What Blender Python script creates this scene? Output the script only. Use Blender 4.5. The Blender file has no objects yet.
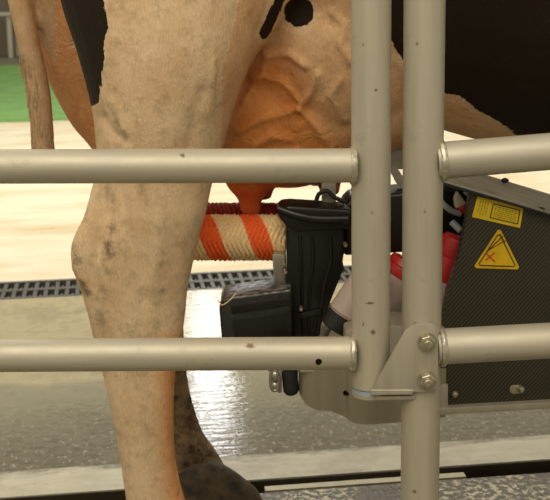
import bpy, bmesh, math, random
import numpy as np
from mathutils import Vector, Matrix, Quaternion
random.seed(4)
PI = math.pi
SC = bpy.context.scene
C = SC.collection
F = 1200.0; H = .965; PITCH = math.radians(12.5); ROLL = math.radians(-1.0)
RC = Matrix.Rotation(PI/2-PITCH, 3, 'X') @ Matrix.Rotation(ROLL, 3, 'Z')
CAM = Vector((0, 0, H))
def P(px, py, Y):
    d = RC @ Vector(((px-275)/F, (250-py)/F, -1))
    return CAM + d*(Y/d.y)
def S(p):                                     # metres per pixel at a point
    return -(RC.transposed() @ (Vector(p)-CAM)).z/F
def proj(V):                                  # N x 3 -> pixels
    L = (V-np.array(CAM)) @ np.array(RC)
    return 275+F*L[:, 0]/-L[:, 2], 250-F*L[:, 1]/-L[:, 2]

# ------------------------------------------------------------------ camera
cd = bpy.data.cameras.new('camera'); cam = bpy.data.objects.new('camera', cd); C.objects.link(cam)
cam.matrix_world = Matrix.Translation(CAM) @ RC.to_4x4()
cd.sensor_width = 36; cd.sensor_fit = 'HORIZONTAL'; cd.lens = 36*F/550
cd.clip_start = .05; cd.clip_end = 200
cd.dof.use_dof = True; cd.dof.focus_distance = 1.62; cd.dof.aperture_fstop = 17
SC.camera = cam
SC.view_settings.view_transform = 'Standard'; SC.view_settings.look = 'None'
SC.view_settings.gamma = 1; SC.view_settings.exposure = 0.0; SC.view_settings.use_curve_mapping = False

# ------------------------------------------------------------------ materials
class NT:
    def __init__(s, name):
        s.m = bpy.data.materials.new(name); s.m.use_nodes = True
        s.t = s.m.node_tree; s.b = s.t.nodes['Principled BSDF']
    def n(s, kind, **kw):
        x = s.t.nodes.new('ShaderNode'+kind)
        for k, v in kw.items():
            if k.startswith('i_'):
                key = k[2:]; key = int(key) if key.isdigit() else key.replace('_', ' ')
                x.inputs[key].default_value = v
            else: setattr(x, k, v)
        return x
    def l(s, a, b): s.t.links.new(a, b)
    def coord(s, scale=(1, 1, 1), kind='Object', rot=(0, 0, 0)):
        tc = s.n('TexCoord'); mp = s.n('Mapping'); mp.inputs['Scale'].default_value = scale
        mp.inputs['Rotation'].default_value = rot
        s.l(tc.outputs[kind], mp.inputs['Vector']); return mp.outputs[0]
    def noise(s, scale, detail=4, vec=None, rough=.55, dist=0):
        x = s.n('TexNoise'); x.inputs['Scale'].default_value = scale; x.inputs['Detail'].default_value = detail
        x.inputs['Roughness'].default_value = rough; x.inputs['Distortion'].default_value = dist
        s.l(vec if vec is not None else s.coord(), x.inputs['Vector']); return x.outputs['Fac']
    def ramp(s, fac, stops, interp='LINEAR'):
        x = s.n('ValToRGB'); cr = x.color_ramp; cr.interpolation = interp
        while len(cr.elements) < len(stops): cr.elements.new(.5)
        for e, (p, c) in zip(cr.elements, stops):
            e.position = p; e.color = (c, c, c, 1) if not hasattr(c, '__len__') else (*c, 1)
        s.l(fac, x.inputs[0]); return x.outputs[0]
    def mix(s, fac, a, b, mode='MIX'):
        x = s.n('Mix', data_type='RGBA', blend_type=mode)
        for v, k in ((fac, 0), (a, 6), (b, 7)):
            if hasattr(v, 'is_linked'): s.l(v, x.inputs[k])
            elif hasattr(v, '__len__'): x.inputs[k].default_value = (*v, 1) if len(v) == 3 else v
            else: x.inputs[k].default_value = v
        return x.outputs[2]
    def math(s, op, a, b=0.0, c=0.0, clamp=False):
        x = s.n('Math', operation=op, use_clamp=clamp)
        for v, k in ((a, 0), (b, 1), (c, 2)):
            if hasattr(v, 'is_linked'): s.l(v, x.inputs[k])
            else: x.inputs[k].default_value = v
        return x.outputs[0]
    def bump(s, h, strength=.3, dist=.01, prev=None):
        x = s.n('Bump'); x.inputs['Strength'].default_value = strength; x.inputs['Distance'].default_value = dist
        s.l(h, x.inputs['Height'])
        if prev is not None: s.l(prev, x.inputs['Normal'])
        return x.outputs[0]
    def set(s, **kw):
        for k, v in kw.items():
            i = s.b.inputs[k.replace('_', ' ')]
            if hasattr(v, 'is_linked'): s.l(v, i)
            elif hasattr(v, '__len__') and len(v) == 3: i.default_value = (*v, 1)
            else: i.default_value = v
        return s.m

def plain(name, col, rough=.5, metal=0, var=.12, scale=40, bump=.1):
    t = NT(name); f = t.noise(scale)
    a = tuple(max(0, c*(1-var)) for c in col); b = tuple(c*(1+var) for c in col)
    return t.set(Base_Color=t.ramp(f, [(.3, a), (.7, b)]), Roughness=rough, Metallic=metal,
                 Normal=t.bump(f, bump, .002))
def pipe_mat(name, col, rough=.36, metal=.55, axis='z', marks=()):
    t = NT(name)
    sc = (60, 60, 4) if axis == 'z' else (4, 60, 60)
    streak = t.noise(1.0, 5, t.coord(sc), .6)
    big = t.noise(9, 3); sp = t.noise(70, 2, rough=.4); st = t.noise(20, 5, rough=.7)
    c = t.mix(t.ramp(streak, [(.3, 0), (.7, 1)]), tuple(x*.86 for x in col), tuple(x*1.1 for x in col))
    c = t.mix(t.ramp(big, [(.35, 0), (.65, .35)]), c, tuple(x*y for x, y in zip(col, (1.02, .95, .82))))
    c = t.mix(t.ramp(st, [(.62, 0), (.72, .3)]), c, tuple(x*.55 for x in col))
    c = t.mix(t.ramp(sp, [(.755, 0), (.79, .8)]), c, (.12, .07, .03))
    for (p, rad, sc) in marks:
        tcn = t.n('TexCoord'); sb = t.n('VectorMath', operation='SUBTRACT'); t.l(tcn.outputs['Object'], sb.inputs[0]); sb.inputs[1].default_value = p
        ml = t.n('VectorMath', operation='MULTIPLY'); t.l(sb.outputs[0], ml.inputs[0]); ml.inputs[1].default_value = sc
        ln = t.n('VectorMath', operation='LENGTH'); t.l(ml.outputs[0], ln.inputs[0])
        q = t.math('ADD', ln.outputs['Value'], t.math('MULTIPLY', t.math('SUBTRACT', t.noise(260, 4, rough=.7), .5), rad*2.6))
        c = t.mix(t.ramp(t.math('DIVIDE', q, rad), [(.55, .85), (1, 0)]), c, (.16, .085, .03))
    return t.set(Base_Color=c, Metallic=metal, Roughness=t.ramp(st, [(.3, rough), (.7, rough+.14)]),
                 Normal=t.bump(st, .12, .002))
M = {}
def mk(px, py, base, Y=1.4265): return tuple(P(px, py, Y)-Vector(base))
GX, FX = .1188, .1822
M['post'] = pipe_mat('post_steel', (.495, .455, .36), .46, .35)
M['gatepost'] = pipe_mat('gate_post_steel', (.495, .455, .36), .46, .35, marks=[(mk(371, 303, (GX, 1.45, 0)), .006, (1, 1, 3.2)), (mk(373, 332, (GX, 1.45, 0)), .0035, (1, 1, 1)), (mk(376, 90, (GX, 1.45, 0)), .0018, (1, 1, 1))])
M['fencepost'] = pipe_mat('fence_post_steel', (.495, .455, .36), .46, .35, marks=[(mk(409, 212, (FX, 1.45, 0)), .003, (1, 1, 1)), (mk(409, 244, (FX, 1.45, 0)), .002, (1, 1, 1)), (mk(414, 492, (FX, 1.45, 0)), .004, (1, 1, 1))])
M['lowrail'] = pipe_mat('lower_rail_steel', (.56, .52, .42), .44, .42, 'x', marks=[(mk(250, 346, (GX, 1.45, 0)), .0065, (1, 1, 1.8)), (mk(257, 342, (GX, 1.45, 0)), .003, (1, 1, 2)), (mk(127, 343, (GX, 1.45, 0)), .002, (1, 1, 1))])
M['rail'] = pipe_mat('rail_steel', (.56, .52, .42), .44, .42, 'x')
M['plate'] = pipe_mat('plate_steel', (.44, .405, .32), .44, .4)
M['sheet'] = pipe_mat('sheet_steel', (.38, .35, .26), .3, .6)
M['weld'] = plain('weld_bead', (.62, .58, .47), .35, .7, .3, 150, .6)
M['bolt'] = plain('bolt_zinc', (.50, .46, .34), .3, .8, .2, 120, .2)
M['washer'] = plain('nylon_washer', (.30, .36, .42), .35)
M['stain'] = plain('steel_bright', (.42, .40, .33), .28, .8, .2, 30, .1)
M['black'] = plain('black_plastic', (.007, .007, .006), .34, 0, .3, 25, .12)
M['blackmatt'] = plain('black_rubber', (.012, .012, .011), .6, 0, .3, 60, .2)
M['red'] = plain('red_rubber', (.50, .02, .018), .38, 0, .15, 20, .05)
M['pink'] = plain('pale_pink_shell', (.52, .42, .37), .32, 0, .08, 12, .05)
M['orange'] = plain('orange_bristle', (.98, .17, .03), .7, 0, .2, 300, .5)
M['cream'] = plain('cream_bristle', (.98, .74, .40), .7, 0, .2, 300, .5)
M['darkred'] = plain('dark_red_bristle', (.33, .035, .015), .7, 0, .3, 300, .5)
M['yellow'] = plain('yellow_sticker', (.78, .56, .02), .4, 0, .1, 60, .05)
M['amber'] = plain('amber_sticker', (.80, .50, .01), .4, 0, .12, 90, .05)
M['ink'] = plain('black_ink', (.09, .06, .01), .5)
M['inkpale'] = plain('faded_ink', (.42, .31, .02), .5)
M['inkred'] = plain('red_ink', (.62, .06, .02), .5)
M['grid'] = plain('grate_steel', (.10, .10, .09), .45, .3, .25, 50, .1)
M['pit'] = plain('trench_dark', (.012, .010, .006), .6)
M['band'] = plain('trench_side_shade', (.030, .022, .010), .5)
M['strip'] = plain('pale_metal_strip', (.40, .37, .26), .4, .2)
M['hose'] = plain('grey_hose', (.30, .32, .33), .35)
M['white'] = plain('white_cap', (.70, .66, .52), .4)
M['tablew'] = plain('white_paint', (.62, .60, .52), .5)
M['farwall'] = plain('grey_wall', (.22, .185, .14), .8, 0, .15, .7, .1)
M['farfloor'] = plain('grey_yard', (.22, .20, .16), .8, 0, .15, 1, .1)

# motor casing: glossy black with water drops, dirt and sky sheen painted grey on top
t = NT('wet_black_casing'); dr = t.noise(85, 3, rough=.6); sep = t.n('SeparateXYZ'); g = t.n('NewGeometry'); t.l(g.outputs['Normal'], sep.inputs[0])
up = t.math('GREATER_THAN', sep.outputs[2], .5)
k = t.math('MULTIPLY', up, t.ramp(dr, [(.5, 0), (.56, 1)]))
M['wetblack'] = t.set(Base_Color=t.mix(up, (.010, .010, .009), t.mix(t.ramp(dr, [(.47, 0), (.53, 1)]), (.17, .16, .14), (.02, .015, .010))), Roughness=t.ramp(k, [(0, .3), (1, .6)]), Normal=t.bump(dr, .5, .004), Coat_Weight=.5, Coat_Roughness=.3, Specular_IOR_Level=.7)
# woven dark cabinet panel: fine diagonal weave
t = NT('woven_dark_panel'); w = t.n('TexWave', wave_type='BANDS', bands_direction='DIAGONAL'); w.inputs['Scale'].default_value = 95
t.l(t.coord((1, .0, -1)), w.inputs['Vector']); n = t.noise(6, 5)
c = t.mix(t.ramp(w.outputs['Fac'], [(.35, 0), (.75, 1)]), (.020, .017, .009), (.062, .055, .033))
c = t.mix(t.ramp(n, [(.5, 0), (.75, .35)]), c, (.075, .068, .045))
M['carbon'] = t.set(Base_Color=c, Roughness=.42, Normal=t.bump(w.outputs['Fac'], .25, .001))
# lid: dull brushed grey
t = NT('lid_grey'); n = t.noise(1, 5, t.coord((6, 50, 50))); n2 = t.noise(14, 4)
c = t.mix(t.ramp(n, [(.35, 0), (.65, 1)]), (.27, .25, .19), (.38, .355, .28)); c = t.mix(t.ramp(n2, [(.6, 0), (.72, .5)]), c, (.10, .095, .07))
M['lid'] = t.set(Base_Color=c, Roughness=.5, Metallic=.2)

# cow hide
t = NT('cow_hide')
def attr(nm):
    a = t.n('Attribute'); a.attribute_name = nm; return a.outputs['Fac']
blk = t.math('ADD', attr('blk'), t.math('MULTIPLY', t.math('SUBTRACT', t.noise(60, 5, t.coord((1.6, 1.6, .5)), .75), .5), 9.0))
fine = t.noise(1, 4, t.coord((420, 420, 130)), .6); mid = t.noise(17, 5, rough=.6); blot = t.noise(48, 4, rough=.7)
hide = t.mix(t.ramp(mid, [(.32, 0), (.68, 1)]), (.74, .51, .29), (.88, .66, .42))
hide = t.mix(t.ramp(blot, [(.50, 0), (.70, .55)]), hide, (.42, .30, .16))
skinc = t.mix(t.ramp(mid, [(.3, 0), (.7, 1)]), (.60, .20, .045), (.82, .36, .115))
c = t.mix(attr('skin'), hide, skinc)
c = t.mix(attr('red'), c, (.72, .10, .02))
c = t.mix(t.math('MULTIPLY', attr('scab_shade'), t.ramp(blot, [(.42, 0), (.6, .75)])), c, (.09, .065, .035))
dirt = t.math('MULTIPLY', attr('dirt'), t.ramp(t.noise(22, 5, rough=.7), [(.28, .6), (.6, 1)]))
c = t.mix(dirt, c, t.mix(t.ramp(blot, [(.45, 0), (.62, 1)]), (.035, .022, .010), (.13, .075, .032)))
bk = t.ramp(blk, [(0, 0), (1, 1)])
bcol = t.mix(t.ramp(blot, [(.6, 0), (.8, .5)]), (.014, .009, .004), (.045, .030, .014))
c = t.mix(t.math('MULTIPLY', t.math('GREATER_THAN', blk, 0), 1), c, bcol)
c = t.mix(t.ramp(fine, [(.35, .35), (.65, 0)]), c, t.mix(.5, c, (.05, .03, .02)))
M['cow'] = t.set(Base_Color=c, Roughness=.72, Specular_IOR_Level=.22,
                 Normal=t.bump(fine, .35, .003, t.bump(blot, .18, .006, t.bump(t.math('MULTIPLY', t.noise(30, 4, rough=.6, dist=1.2), attr('skin')), .7, .008))))
M['hoof'] = plain('hoof_horn', (.060, .042, .022), .75, 0, .7, 45, .8)
M['tuft'] = plain('tail_hair', (.42, .29, .15), .8, 0, .3, 200, .6)

KR = -H/(RC @ Vector((0, (250-453)/F, -1))).z*(RC @ Vector((0, (250-453)/F, -1))).y*math.cos(math.radians(7.5))
# floors (objects turned so local y is distance from the doorway side)
def v_of(t):
    s = t.n('SeparateXYZ'); t.l(t.n('TexCoord').outputs['Object'], s.inputs[0]); return s.outputs[1]
t = NT('wet_concrete')
n1 = t.noise(3.2, 5, rough=.6); n2 = t.noise(26, 5, t.coord((1, .55, 1)), .65); n3 = t.noise(90, 4, t.coord((1, .5, 1)), .6); sm = t.noise(2.1, 3)
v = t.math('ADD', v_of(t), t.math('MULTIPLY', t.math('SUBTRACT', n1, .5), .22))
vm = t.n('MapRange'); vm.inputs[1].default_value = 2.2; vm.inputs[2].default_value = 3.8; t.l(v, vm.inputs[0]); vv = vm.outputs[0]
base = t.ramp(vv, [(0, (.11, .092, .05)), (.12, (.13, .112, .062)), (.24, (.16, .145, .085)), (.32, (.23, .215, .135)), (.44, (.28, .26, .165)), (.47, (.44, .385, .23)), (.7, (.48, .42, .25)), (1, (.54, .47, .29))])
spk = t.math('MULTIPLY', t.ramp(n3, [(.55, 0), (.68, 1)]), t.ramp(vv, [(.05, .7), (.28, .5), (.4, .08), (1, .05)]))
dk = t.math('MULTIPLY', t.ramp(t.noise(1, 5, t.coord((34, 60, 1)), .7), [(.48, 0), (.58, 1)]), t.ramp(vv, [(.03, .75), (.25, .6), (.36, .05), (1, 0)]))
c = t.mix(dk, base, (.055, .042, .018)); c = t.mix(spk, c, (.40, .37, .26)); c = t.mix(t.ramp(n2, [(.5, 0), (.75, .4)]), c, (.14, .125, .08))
pd = t.ramp(t.noise(2.6, 5, rough=.7), [(.55, 0), (.60, 1)]); c = t.mix(t.math('MULTIPLY', pd, t.ramp(vv, [(.1, .25), (.42, .40), (1, .25)])), c, (.19, .18, .125))
M['wet'] = t.set(Base_Color=c, Roughness=t.math('ADD', t.ramp(vv, [(0, .12), (.45, .07), (.5, .10), (1, .12)]), t.math('MULTIPLY', spk, .4)),
                 Specular_IOR_Level=.6, Normal=t.bump(t.noise(1, 4, t.coord((9, 42, 1)),   .6), .22, .006, t.bump(n3, .08, .003)))
t = NT('dry_concrete'); n1 = t.noise(1.0, 5, t.coord((1.2, 3.2, 1)), .65); n2 = t.noise(30, 3)
c = t.mix(t.ramp(n1, [(.42, 0), (.72, 1)]), (.84, .79, .62), (.66, .53, .32)); c = t.mix(t.ramp(n2, [(.66, 0), (.74, .5)]), c, (.40, .30, .15))
M['dry'] = t.set(Base_Color=c, Roughness=.8, Specular_IOR_Level=.2)
t = NT('pale_kerb_concrete'); n1 = t.noise(9, 5, t.coord((1, 2.5, 1)), .7); n2 = t.noise(70, 4, rough=.7)
c = t.mix(t.ramp(n1, [(.35, 0), (.65, 1)]), (.42, .395, .29), (.56, .53, .42)); c = t.mix(t.ramp(n2, [(.62, 0), (.72, .7)]), c, (.16, .13, .08))
c = t.mix(t.ramp(t.noise(5, 4, rough=.7), [(.5, 0), (.66, .6)]), c, (.25, .225, .15))
kv = t.math('ADD', v_of(t), t.math('MULTIPLY', t.math('SUBTRACT', t.noise(1, 5, t.coord((7, 22, 1)), .7), .5), .16))
km = t.n('MapRange'); km.inputs[1].default_value = KR-.03; km.inputs[2].default_value = KR-.005; t.l(kv, km.inputs[0])
c = t.mix(t.math('MULTIPLY', km.outputs[0], t.ramp(t.noise(60, 4, rough=.7), [(.35, .35), (.6, .95)])), c, (.13, .11, .06))
M['kerb'] = t.set(Base_Color=c, Roughness=.35, Normal=t.bump(n2, .1, .002))
t = NT('wet_rubber_mat'); n1 = t.noise(7, 5, rough=.7); n2 = t.noise(75, 4, rough=.65)
sep = v_of(t)
spk = t.math('MULTIPLY', t.ramp(n2, [(.50, 0), (.56, 1)]), t.ramp(n1, [(.42, 0), (.56, 1)]))
c = t.mix(spk, (.060, .050, .030), (.52, .47, .32)); 
M['mat'] = t.set(Base_Color=c, Roughness=.3, Normal=t.bump(t.noise(1, 2, t.coord((150, 60, 1))), .6, .004))
t = NT('artificial_grass'); n1 = t.noise(1, 4, t.coord((6, 3, 1)), .6); n2 = t.noise(120, 3)
c = t.mix(t.ramp(n1, [(.3, 0), (.7, 1)]), (.19, .40, .11), (.27, .50, .17)); c = t.mix(t.ramp(n2, [(.4, .0), (.7, .4)]), c, (.08, .22, .05))
M['turf'] = t.set(Base_Color=c, Roughness=.9)

# ------------------------------------------------------------------ object helpers
def wl(o):
    v = Vector((0, 0, 0))
    while o is not None: v += o.location; o = o.parent
    return v
def tag(o, label=None, cat=None, group=None, kind=None):
    if label: o['label'] = label
    if cat: o['category'] = cat
    if group: o['group'] = group
    if kind: o['kind'] = kind
    return o
def thing(name, loc, label, cat, group=None):
    o = bpy.data.objects.new(name, None); C.objects.link(o); o.location = loc; o.empty_display_size = .05
    return tag(o, label, cat, group)
def obj(name, bm, mats, parent=None, smooth=True, origin=None, angle=40):
    me = bpy.data.meshes.new(name)
    bmesh.ops.recalc_face_normals(bm, faces=bm.faces)
    off = wl(parent) if parent else (Vector(origin) if origin is not None else Vector((0, 0, 0)))
    bmesh.ops.translate(bm, verts=bm.verts, vec=-off)
    if smooth:
        for f in bm.faces: f.smooth = True
        lim = math.radians(angle)
        for e in bm.edges:
            if len(e.link_faces) == 2 and e.calc_face_angle(0) > lim: e.smooth = False
    bm.to_mesh(me); bm.free()
    for m in (mats if isinstance(mats, (list, tuple)) else [mats]): me.materials.append(m)
    o = bpy.data.objects.new(name, me); C.objects.link(o)
    if parent: o.parent = parent
    else: o.location = off
    return o
def B(): return bmesh.new()
def bevel(bm, geom_edges, w, seg=2):
    if w > 0 and geom_edges:
        bmesh.ops.bevel(bm, geom=list(geom_edges), offset=w, segments=seg, affect='EDGES', profile=.6, clamp_overlap=True)
def box(bm, x0, x1, y0, y1, z0, z1, bev=0, mat=None):
    b2 = B(); bmesh.ops.create_cube(b2, size=1)
    for v in b2.verts:
        v.co = Vector(((x0+x1)/2+v.co.x*(x1-x0), (y0+y1)/2+v.co.y*(y1-y0), (z0+z1)/2+v.co.z*(z1-z0)))
    bevel(b2, b2.edges, bev)
    if mat: b2.transform(mat)
    merge(bm, b2)
def merge(bm, b2, mi=None):
    if mi is not None:
        for f in b2.faces: f.material_index = mi
    me = bpy.data.meshes.new('tmp'); b2.to_mesh(me); b2.free(); bm.from_mesh(me); bpy.data.meshes.remove(me)
def prism(bm, pts, Y, th, bev=0, seg=2, rot=None, mi=None):
    """outline (pixel corners) standing at distance Y, th thick going away"""
    b2 = B(); w = [P(x, y, Y) if not isinstance(Y, (list, tuple)) else P(x, y, Y[i]) for i, (x, y) in enumerate(pts)]
    a = [b2.verts.new(p) for p in w]; b = [b2.verts.new(p+Vector((0, th, 0))) for p in w]
    n = len(a); b2.faces.new(a); b2.faces.new(b[::-1])
    for i in range(n): b2.faces.new((a[i], b[i], b[(i+1) % n], a[(i+1) % n]))
    bevel(b2, b2.edges, bev, seg); merge(bm, b2, mi)
def tube(bm, pts, rad, n=16, cap=True, sy=1.0, mi=None):
    pts = [Vector(p) for p in pts]; rad = rad if isinstance(rad, (list, tuple)) else [rad]*len(pts)
    rings = []; prev = None
    for i, p in enumerate(pts):
        d = (pts[min(i+1, len(pts)-1)]-pts[max(i-1, 0)]).normalized()
        if prev is None:
            u = d.orthogonal().normalized()
            if abs(d.z) < .9: u = (Vector((0, 0, 1))-d*d.z).normalized()
        else: u = (prev-d*prev.dot(d)).normalized()
        prev = u; w = d.cross(u)
        rings.append([bm.verts.new(p+(u*math.cos(a)+w*math.sin(a)*sy)*rad[i]) for a in [2*PI*k/n for k in range(n)]])
    fs = []
    for a, b in zip(rings, rings[1:]):
        for k in range(n): fs.append(bm.faces.new((a[k], a[(k+1) % n], b[(k+1) % n], b[k])))
    if cap: fs.append(bm.faces.new(rings[0][::-1])); fs.append(bm.faces.new(rings[-1]))
    if mi is not None:
        for f in fs: f.material_index = mi
    return rings
def spline(pts, n=6):
    pts = [Vector(p) for p in pts]; out = []
    for i in range(len(pts)-1):
        p0, p1, p2, p3 = pts[max(i-1, 0)], pts[i], pts[i+1], pts[min(i+2, len(pts)-1)]
        for k in range(n):
            t = k/n; out.append(.5*((2*p1)+(p2-p0)*t+(2*p0-5*p1+4*p2-p3)*t*t+(3*p1-p0-3*p2+p3)*t**3))
    return out+[pts[-1]]
def ball(bm, c, r, seg=24):
    b2 = B(); bmesh.ops.create_uvsphere(b2, u_segments=seg, v_segments=seg//2, radius=1)
    for v in b2.verts: v.co = Vector((c[0]+v.co.x*r[0], c[1]+v.co.y*r[1], c[2]+v.co.z*r[2]))
    merge(bm, b2)
def rings_mesh(bm, rings):
    vs = [[bm.verts.new(p) for p in r] for r in rings]; n = len(vs[0])
    for a, b in zip(vs, vs[1:]):
        for k in range(n): bm.faces.new((a[k], a[(k+1) % n], b[(k+1) % n], b[k]))
    bm.faces.new(vs[0][::-1]); bm.faces.new(vs[-1])
def weld(bm, c, axis, r, bead=.0035, n=40):
    """lumpy bead around a pipe end"""
    axis = Vector(axis).normalized(); u = axis.orthogonal().normalized(); w = axis.cross(u)
    pts = [Vector(c)+(u*math.cos(a)+w*math.sin(a))*r+axis*random.uniform(-.0005, .0005) for a in [2*PI*k/n for k in range(n)]]
    tube(bm, pts+[pts[0]], [bead*random.uniform(.88, 1.12) for _ in range(n)]+[bead], 8)

# ------------------------------------------------------------------ the ground
TH = math.radians(7.5); RF = Matrix.Rotation(TH, 4, 'Z')
def dist(py):                                  # distance along the floor for a picture row at the middle
    return P(275, py, 1.0) and (lambda d: -H/d.z*d.y)(RC @ Vector((0, (250-py)/F, -1)))
c7 = math.cos(TH)
V_TURF, V_DF, V_DN = dist(114)*c7, dist(269)*c7, dist(286)*c7
V_K0, V_S0, V_S1, V_S2, V_S3 = [dist(y)*c7 for y in (453, 478, 483.5, 488, 492)]
V_FAR = dist(60)*c7
def slab(name, u0, u1, v0, v1, z0, z1, mat, **kw):
    bm = B(); box(bm, u0, u1, v0, v1, z0, z1)
    o = obj(name, bm, mat, smooth=False); o.rotation_euler = (0, 0, TH); tag(o, **kw); return o
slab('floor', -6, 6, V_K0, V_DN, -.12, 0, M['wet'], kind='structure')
slab('floor', -9, 9, V_DF, V_TURF, -.12, 0, M['dry'], kind='structure')
slab('floor', -6, 6, V_S0, V_K0, -.30, 0, M['kerb'], kind='structure')
slab('gap_shade_sheet', -6, 6, V_S0-.004, V_S0, -.30, -.002, M['band'], kind='structure')  # dark sheet on the kerb side, colour stands in for shade in the gap
slab('floor', -6, 6, -1.5, V_S0, -.42, -.30, M['pit'], kind='structure')
slab('floor', -6, 6, V_DN, V_DF, -.42, -.30, M['pit'], kind='structure')
slab('floor', -14, 14, V_FAR, 24, -.12, 0, M['farfloor'], kind='structure')
slab('floor', -14, 14, V_TURF, V_FAR, -.12, 0, M['farfloor'], kind='structure')
slab('wall_back', -14, 14, 19.0, 19.2, 0, 4, M['farwall'], kind='structure')
slab('artificial_turf', -12, 12, V_TURF, V_FAR, 0, .02, M['turf'], label='bright green artificial turf strip behind the cow', cat='turf', kind='stuff')
slab('rubber_mat', -3, 3, -.5, V_S3, -.30, 0, M['mat'], label='wet black rubber mat under the cow', cat='mat')
bm = B(); box(bm, .26, .665, V_S2, V_S1, -.30, -.004)
o = obj('edging_strip', bm, M['strip'], smooth=False); o.rotation_euler = (0, 0, TH); tag(o, 'thin pale metal strip lying in the dark gap beside the mat', 'strip')
# drain grate
bm = B(); w = V_DF-V_DN; mid = (V_DN+V_DF)/2
box(bm, -2.6, 1.8, V_DN+.001, V_DN+.022, -.022, .001); box(bm, -2.6, 1.8, V_DF-.022, V_DF-.001, -.022, .001)
box(bm, -2.6, 1.8, mid-.014, mid+.014, -.022, 0)
k = -2.6
while k < 1.8:
    box(bm, k, k+.013, V_DN+.02, V_DF-.02, -.02, -.001); 
    box(bm, k+.022, k+.027, V_DN+.02, V_DN+.055, -.02, -.003)
    box(bm, k+.022, k+.027, mid+.01, mid+.045, -.02, -.003)
    k += .034
o = obj('drain_grate', bm, M['grid'], smooth=False); o.rotation_euler = (0, 0, TH); o.location.z = 0
tag(o, 'long grey slotted drain grate set in the floor behind the cow leg', 'drain grate')
bm = B(); box(bm, -2.6, 1.8, V_DN, V_DN+.012, -.12, -.022); box(bm, -2.6, 1.8, V_DF-.012, V_DF, -.12, -.022)
box(bm, -2.6, 1.8, mid-.01, mid+.01, -.12, -.022)
o = obj('trim_1', bm, M['pit'], smooth=False); o.rotation_euler = (0, 0, TH); tag(o, kind='structure')

# far table at the left edge
tb = P(10.5, 58, 1); d = (tb-CAM); base = CAM+d*(-H/d.z)
ta = thing('table', base, 'small white table on thin legs far off beside the green turf', 'table')
def lbox(name, par, x0, x1, y0, y1, z0, z1, m, bev=.004):
    bm = B(); box(bm, base.x+x0, base.x+x1, base.y+y0, base.y+y1, z0, z1, bev); return obj(name, bm, m, par)
lbox('tabletop', ta, -1.1, .12, -.05, .65, .59, .63, M['tablew'])
for lx in (-1.05, -.025):
    for ly in (0, .55): lbox('leg', ta, lx, lx+.06, ly, ly+.06, 0, .59, M['tablew'])
bn = thing('bin', base+Vector((.13, .9, 0)), 'dark bin standing behind the far white table', 'bin')
bm = B(); q = base+Vector((.13, .9, 0)); tube(bm, [q, q+Vector((0, 0, .5))], [.10, .13], 20); obj('bin_body', bm, M['blackmatt'], bn)
bm = B(); tube(bm, [q+Vector((0, 0, .5)), q+Vector((0, 0, .53))], [.14, .13], 20); obj('bin_lid', bm, M['blackmatt'], bn)

# ------------------------------------------------------------------ cow
bm = B()
NSEG = 28
def limb(secs, n=NSEG):
    C3 = [(P((a+b)/2, y, Y), (b-a)/2*S(P((a+b)/2, y, Y)), hd) for (y, a, b, Y, hd) in secs]
    pts = spline([Vector((c.x, c.y, c.z)) for c, _, _ in C3], 5); rr = spline([Vector((r, h, 0)) for _, r, h in C3], 5)
    rings_mesh(bm, [[Vector((p.x+math.cos(a)*r.x, p.y+math.sin(a)*r.y, p.z)) for a in [2*PI*k/n for k in range(n)]] for p, r in zip(pts, rr)])
limb([(-260, 60, 300, 1.83, .15), (-160, 48, 305, 1.81, .175), (-60, 52, 292, 1.79, .17), (0, 62, 274, 1.775, .158), (50, 78, 257, 1.76, .140), (105, 92, 236, 1.75, .113), (150, 97, 223, 1.74, .085),
      (183, 101, 213, 1.735, .068), (215, 99, 206, 1.73, .057), (240, 90, 199, 1.73, .052), (258, 80, 195, 1.73, .049), (280, 80, 190, 1.73, .046),
      (300, 85, 187, 1.73, .042), (337, 93, 183, 1.73, .038), (372, 102, 176, 1.73, .035), (420, 113, 174, 1.73, .033), (460, 120, 176, 1.73, .034),
      (500, 126, 185, 1.73, .037), (528, 130, 198, 1.73, .044), (556, 146, 205, 1.73, .038), (585, 158, 222, 1.73, .042)])
tube(bm, spline([P(112, 95, 1.72), P(110, 150, 1.715), P(102, 190, 1.712), P(95, 222, 1.712), P(86, 250, 1.712), P(89, 275, 1.712), P(98, 310, 1.715), P(112, 360, 1.718)], 5),
     [S(P(100, 200, 1.72))*r for r in [9+4*min(1, k/20)+3*math.exp(-((k-20)/5)**2)-.12*max(0, k-22)*1.5 for k in range(36)]], 16)
# far leg
limb([(-260, 30, 260, 1.96, .15), (-160, 12, 245, 1.98, .165), (-60, 14, 225, 2.0, .15), (0, 25, 205, 2.02, .13), (30, 31, 200, 2.03, .12), (65, 43, 196, 2.04, .105), (95, 56, 194, 2.05, .09), (125, 73, 190, 2.05, .075),
      (145, 90, 188, 2.05, .068), (183, 112, 192, 2.05, .055), (225, 108, 190, 2.05, .05), (250, 100, 186, 2.05, .045), (300, 112, 184, 2.05, .04), (340, 122, 184, 2.05, .036), (372, 132, 187, 2.05, .034),
      (400, 138, 192, 2.05, .033), (433, 145, 203, 2.05, .037), (450, 148, 215, 2.05, .044), (465, 152, 224, 2.05, .04), (482, 165, 234, 2.05, .038), (500, 175, 245, 2.05, .035)])
# dew claws
for (px, py, Y) in ((158, 462, 2.01), (158, 462, 2.08), (140, 545, 1.70), (140, 545, 1.76)):
    p = P(px, py, Y); ball(bm, p, (.022, .014, .022), 12)
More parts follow.
